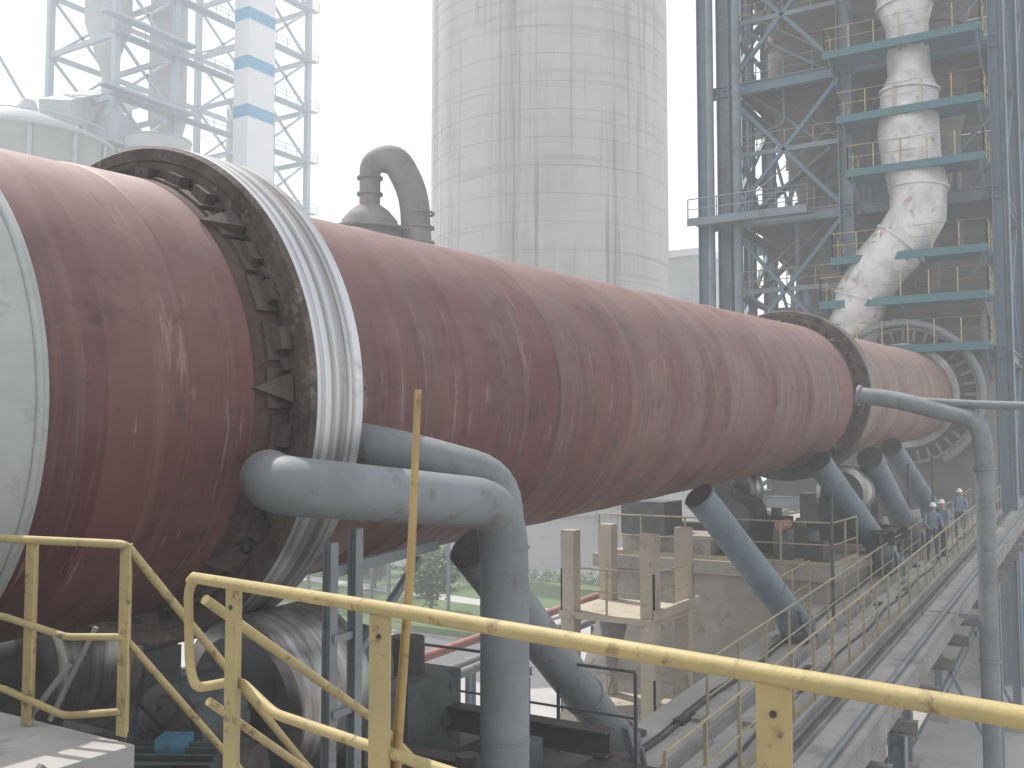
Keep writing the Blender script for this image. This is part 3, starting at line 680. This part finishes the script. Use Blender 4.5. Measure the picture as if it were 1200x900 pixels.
M=MB('plant_building'); M.box((100,64,0),(150,84,17),hazyg); M.box((99,63.4,17),(151,84.6,17.8),hazyw)
for k in range(14): M.box((101+k*3.4,63.9,10),(103+k*3.4,63.98,12.5),hazy); M.box((101+k*3.4,63.9,4),(103+k*3.4,63.98,6.5),hazy)
M.done()
M=MB('plant_building'); M.box((40,78,0),(90,86,14),hazyg); M.box((39.6,77.6,14),(90.4,86.4,14.6),hazyw); M.done()

# ---------------------------------------------------------------- vegetation
def leaves(M,c,rx,rz,n,sz,mt):
    clumps=[]
    for i in range(max(8,n//60)):
        d=V((random.gauss(0,1),random.gauss(0,1),random.gauss(0,1))).normalized()*random.uniform(.35,1)
        clumps.append(V((c.x+d.x*rx,c.y+d.y*rx,c.z+d.z*rz)))
    for i in range(n):
        q=random.choice(clumps)+V((random.gauss(0,1),random.gauss(0,1),random.gauss(0,1)))*(rx*.2)
        a_=V((random.uniform(-1,1),random.uniform(-1,1),random.uniform(-1,1))).normalized(); b_=a_.orthogonal().normalized(); s_=sz*random.uniform(.6,1.3)
        M.add([q-a_*s_,q+b_*s_*.5,q+a_*s_,q-b_*s_*.5],[(0,1,2,3)],mt)
def tree(x,y,h,rx,n):
    M=MB('tree'); M.tube([V((x,y,0)),V((x+.05,y,h*.3)),V((x,y+.1,h*.75))],.1,barkm,8,radii=[.12,.09,.04])
    for k in range(7):
        a_=k*2.4; M.tube([V((x+.03,y,h*(.28+.05*k))),V((x+math.cos(a_)*rx*.7,y+math.sin(a_)*rx*.7,h*(.5+.05*k)))],.03,barkm,6,radii=[.04,.015])
    leaves(M,V((x,y,h*.6)),rx,h*.34,n,.16,leafm); M.done()
tree(52.0,38.0,4.4,1.6,6000)
tree(58.5,48,3.4,1.3,2600)
tree(62,56,3.0,1.1,1500)
M=MB('hedge')
for k in range(26):
    leaves(M,V((50+k*.8,62+random.uniform(-.3,.3),.8)),.8,.7,180,.14,leafm)
M.done()
M=MB('hedge')
for k in range(20): leaves(M,V((68.7,32+k*.9,.55)),.7,.5,140,.12,leafm)
M.done()

# ---------------------------------------------------------------- people
shirt=mat('workwear_blue',(.22,.27,.34),(.17,.21,.28),8,.9); pants=mat('trousers_dark',(.08,.09,.12),(.06,.07,.09),8,.9)
skin=mat('skin',(.42,.26,.19),(.38,.23,.17),5,.6); helmet=mat('white_helmet',(.78,.78,.76),(.7,.7,.68),3,.4); hair=mat('hair',(.02,.017,.015),None,10,.7)
def person(pos,yaw,lean=0.0,armf=.0):
    root=empty('worker'); 
    J={ 'pel':(0,0,.95,.15,.11),'wst':(.01+lean*.1,0,1.08,.145,.105),'cst':(.02+lean*.3,0,1.30,.18,.12),'nb':(.03+lean*.45,0,1.46,.10,.08),'nk':(.04+lean*.5,0,1.53,.055,.055),'hd':(.05+lean*.55,0,1.60,.05,.05)}
    for sg_,n in ((1,'l'),(-1,'r')):
        J['sh'+n]=(.02+lean*.4,.19*sg_,1.42,.065,.065); J['el'+n]=(.05+armf*.12+lean*.4,.25*sg_,1.15,.045,.045)
        J['wr'+n]=(.12+armf*.35+lean*.5,.22*sg_,.92+armf*.18,.032,.032)
        J['hp'+n]=(0,.10*sg_,.88,.105,.10); J['kn'+n]=(.04*sg_+.03,.11*sg_,.50,.07,.07); J['an'+n]=(.08*sg_-.02,.12*sg_,.09,.048,.048); J['to'+n]=(.08*sg_+.14,.13*sg_,.04,.045,.04)
    names=list(J); E=[('pel','wst'),('wst','cst'),('cst','nb'),('nb','nk'),('nk','hd')]
    for n in 'lr': E+=[('nb','sh'+n),('sh'+n,'el'+n),('el'+n,'wr'+n),('pel','hp'+n),('hp'+n,'kn'+n),('kn'+n,'an'+n),('an'+n,'to'+n)]
    me=bpy.data.meshes.new('body'); me.from_pydata([J[k][:3] for k in names],[(names.index(a_),names.index(b_)) for a_,b_ in E],[])
    o=bpy.data.objects.new('body',me); bpy.context.collection.objects.link(o)
    bpy.context.view_layer.objects.active=o
    o.modifiers.new('sk','SKIN'); 
    for i,k in enumerate(names): me.skin_vertices[0].data[i].radius=J[k][3:5]; me.skin_vertices[0].data[i].use_root=(k=='pel')
    sb=o.modifiers.new('ss','SUBSURF'); sb.levels=2; sb.render_levels=2
    dg=bpy.context.evaluated_depsgraph_get(); m2=bpy.data.meshes.new_from_object(o.evaluated_get(dg)); o.modifiers.clear(); o.data=m2
    m2.materials.clear()
    for mm in (shirt,pants,skin,hair): m2.materials.append(mm)
    for p_ in m2.polygons:
        p_.use_smooth=True; z=p_.center.z
        wr=min((p_.center-V(J['wrl'][:3])).length,(p_.center-V(J['wrr'][:3])).length)
        p_.material_index=2 if z>1.5 or wr<.05 else (3 if z<.09 else (1 if z<.98 and abs(p_.center.y)<.21 else 0))
    o.parent=root
    H=MB('head_and_helmet'); hc=V(J['hd'][:3])+V((.02,0,.06))
    H.lathe(hc,(0,0,1),[(-.125,.02),(-.115,.045),(-.08,.065),(-.02,.078),(.04,.078),(.08,.06),(.11,.02)],skin,20)
    H.lathe(hc+V((0,0,.02)),(0,0,1),[(-.0,.125),(.003,.098),(.05,.095),(.10,.07),(.125,.03),(.13,0)],helmet,24)
    H.box((hc.x+.09,hc.y-.06,hc.z+.015),(hc.x+.15,hc.y+.06,hc.z+.025),helmet)
    H.add([hc+V((.07,-.012,-.04)),hc+V((.07,.012,-.04)),hc+V((.1,0,-.04)),hc+V((.073,0,.0))],[(0,1,2),(0,2,3),(1,3,2),(0,3,1)],skin)
    for y in (-.03,.03): H.tube([hc+V((.068,y,-.005)),hc+V((.078,y,-.005))],.009,hair,8)
    for y in (-.08,.08): H.tube([hc+V((0,y-.006,-.02)),hc+V((0,y+.006,-.02))],.025,skin,10)
    H.beam(hc+V((.072,-.02,-.075)),hc+V((.072,.02,-.075)),.008,.008,pink)
    h=H.done(); h.parent=root
    G=MB('hands')
    for n,sg_ in (('l',1),('r',-1)):
        w=V(J['wr'+n][:3]); d=(w-V(J['el'+n][:3])).normalized(); sd=V((1,0,0)); sd=(sd-d*sd.dot(d)).normalized()
        G.beam(w,w+d*.09,.075,.028,skin,up=d.cross(sd))
        for k in range(4):
            b0=w+d*.085+sd*(-.028+k*.019); b1=b0+d*(.035,.042,.04,.03)[k]; nrm=d.cross(sd)*(-sg_); b2=b1+(d*.8+nrm*.5).normalized()*.03
            G.tube([b0,b1,b2],.008,skin,6)
        t0=w+d*.03+sd*.035; G.tube([t0,t0+(d+sd).normalized()*.04,t0+(d*1.4+sd*.7).normalized()*.07],.009,skin,6)
    g=G.done(); g.parent=root
    root.location=pos; root.rotation_euler=(0,0,yaw)
person(W(33.2,4.95),math.radians(200),.25,.8)
person(W(34.2,4.75),math.radians(150),.0,.2)
person(W(38.5,4.8),math.radians(190),.05,.3)

# ---------------------------------------------------------------- atmospheric haze (absorbing volume; its own glow stands in for scattered light)
M=MB('haze'); hm=bpy.data.materials.new('haze_glow_volume'); hm.use_nodes=True
n=hm.node_tree; n.nodes.remove(n.nodes['Principled BSDF']); out=n.nodes['Material Output']
D=.0021
ab=n.nodes.new('ShaderNodeVolumeAbsorption'); ab.inputs['Color'].default_value=(0,0,0,1); ab.inputs['Density'].default_value=D
em=n.nodes.new('ShaderNodeEmission'); em.inputs['Color'].default_value=(.97,.985,1,1); em.inputs['Strength'].default_value=D*1.25
ad=n.nodes.new('ShaderNodeAddShader'); n.links.new(ab.outputs[0],ad.inputs[0]); n.links.new(em.outputs[0],ad.inputs[1]); n.links.new(ad.outputs[0],out.inputs['Volume'])
M.box((-120,-160,-1),(420,400,75),hm); M.done()

# ---------------------------------------------------------------- world, sun, camera
w=bpy.data.worlds.new('World'); bpy.context.scene.world=w; w.use_nodes=True
EL=58
nt=w.node_tree; s=nt.nodes.new('ShaderNodeTexSky'); s.sky_type='NISHITA'; s.sun_disc=False
s.sun_elevation=math.radians(EL); s.sun_rotation=math.radians(20); s.dust_density=5; s.air_density=1.3
mx=nt.nodes.new('ShaderNodeMix'); mx.data_type='RGBA'; mx.inputs[0].default_value=.60; mx.inputs[7].default_value=(9.6,9.75,10.0,1)
nt.links.new(s.outputs[0],mx.inputs[6]); nt.links.new(mx.outputs[2],nt.nodes['Background'].inputs[0]); nt.nodes['Background'].inputs[1].default_value=.145
l=bpy.data.lights.new('sun','SUN'); l.energy=5; l.angle=.009; l.color=(1,.95,.89); lo=bpy.data.objects.new('sun',l); bpy.context.collection.objects.link(lo)
az=math.radians(70); el=math.radians(EL)
d=V((math.cos(az)*math.cos(el),math.sin(az)*math.cos(el),math.sin(el))); lo.rotation_euler=d.to_track_quat('Z','Y').to_euler()
p=math.radians(3.5); psi=math.radians(31.5)
f=V((math.cos(psi)*math.cos(p),math.sin(psi)*math.cos(p),math.sin(p))); r_=V((math.sin(psi),-math.cos(psi),0)); u=r_.cross(f)
cam=bpy.data.cameras.new('camera'); co=bpy.data.objects.new('camera',cam); bpy.context.collection.objects.link(co)
cam.lens=34.5; cam.clip_end=4000; cam.clip_start=.05
co.matrix_world=Matrix.Translation(V((0,0,ZC)))@Matrix((r_,u,-f)).transposed().to_4x4()
sc=bpy.context.scene; sc.camera=co
sc.view_settings.view_transform='Standard'; sc.view_settings.look='None'; sc.view_settings.exposure=0
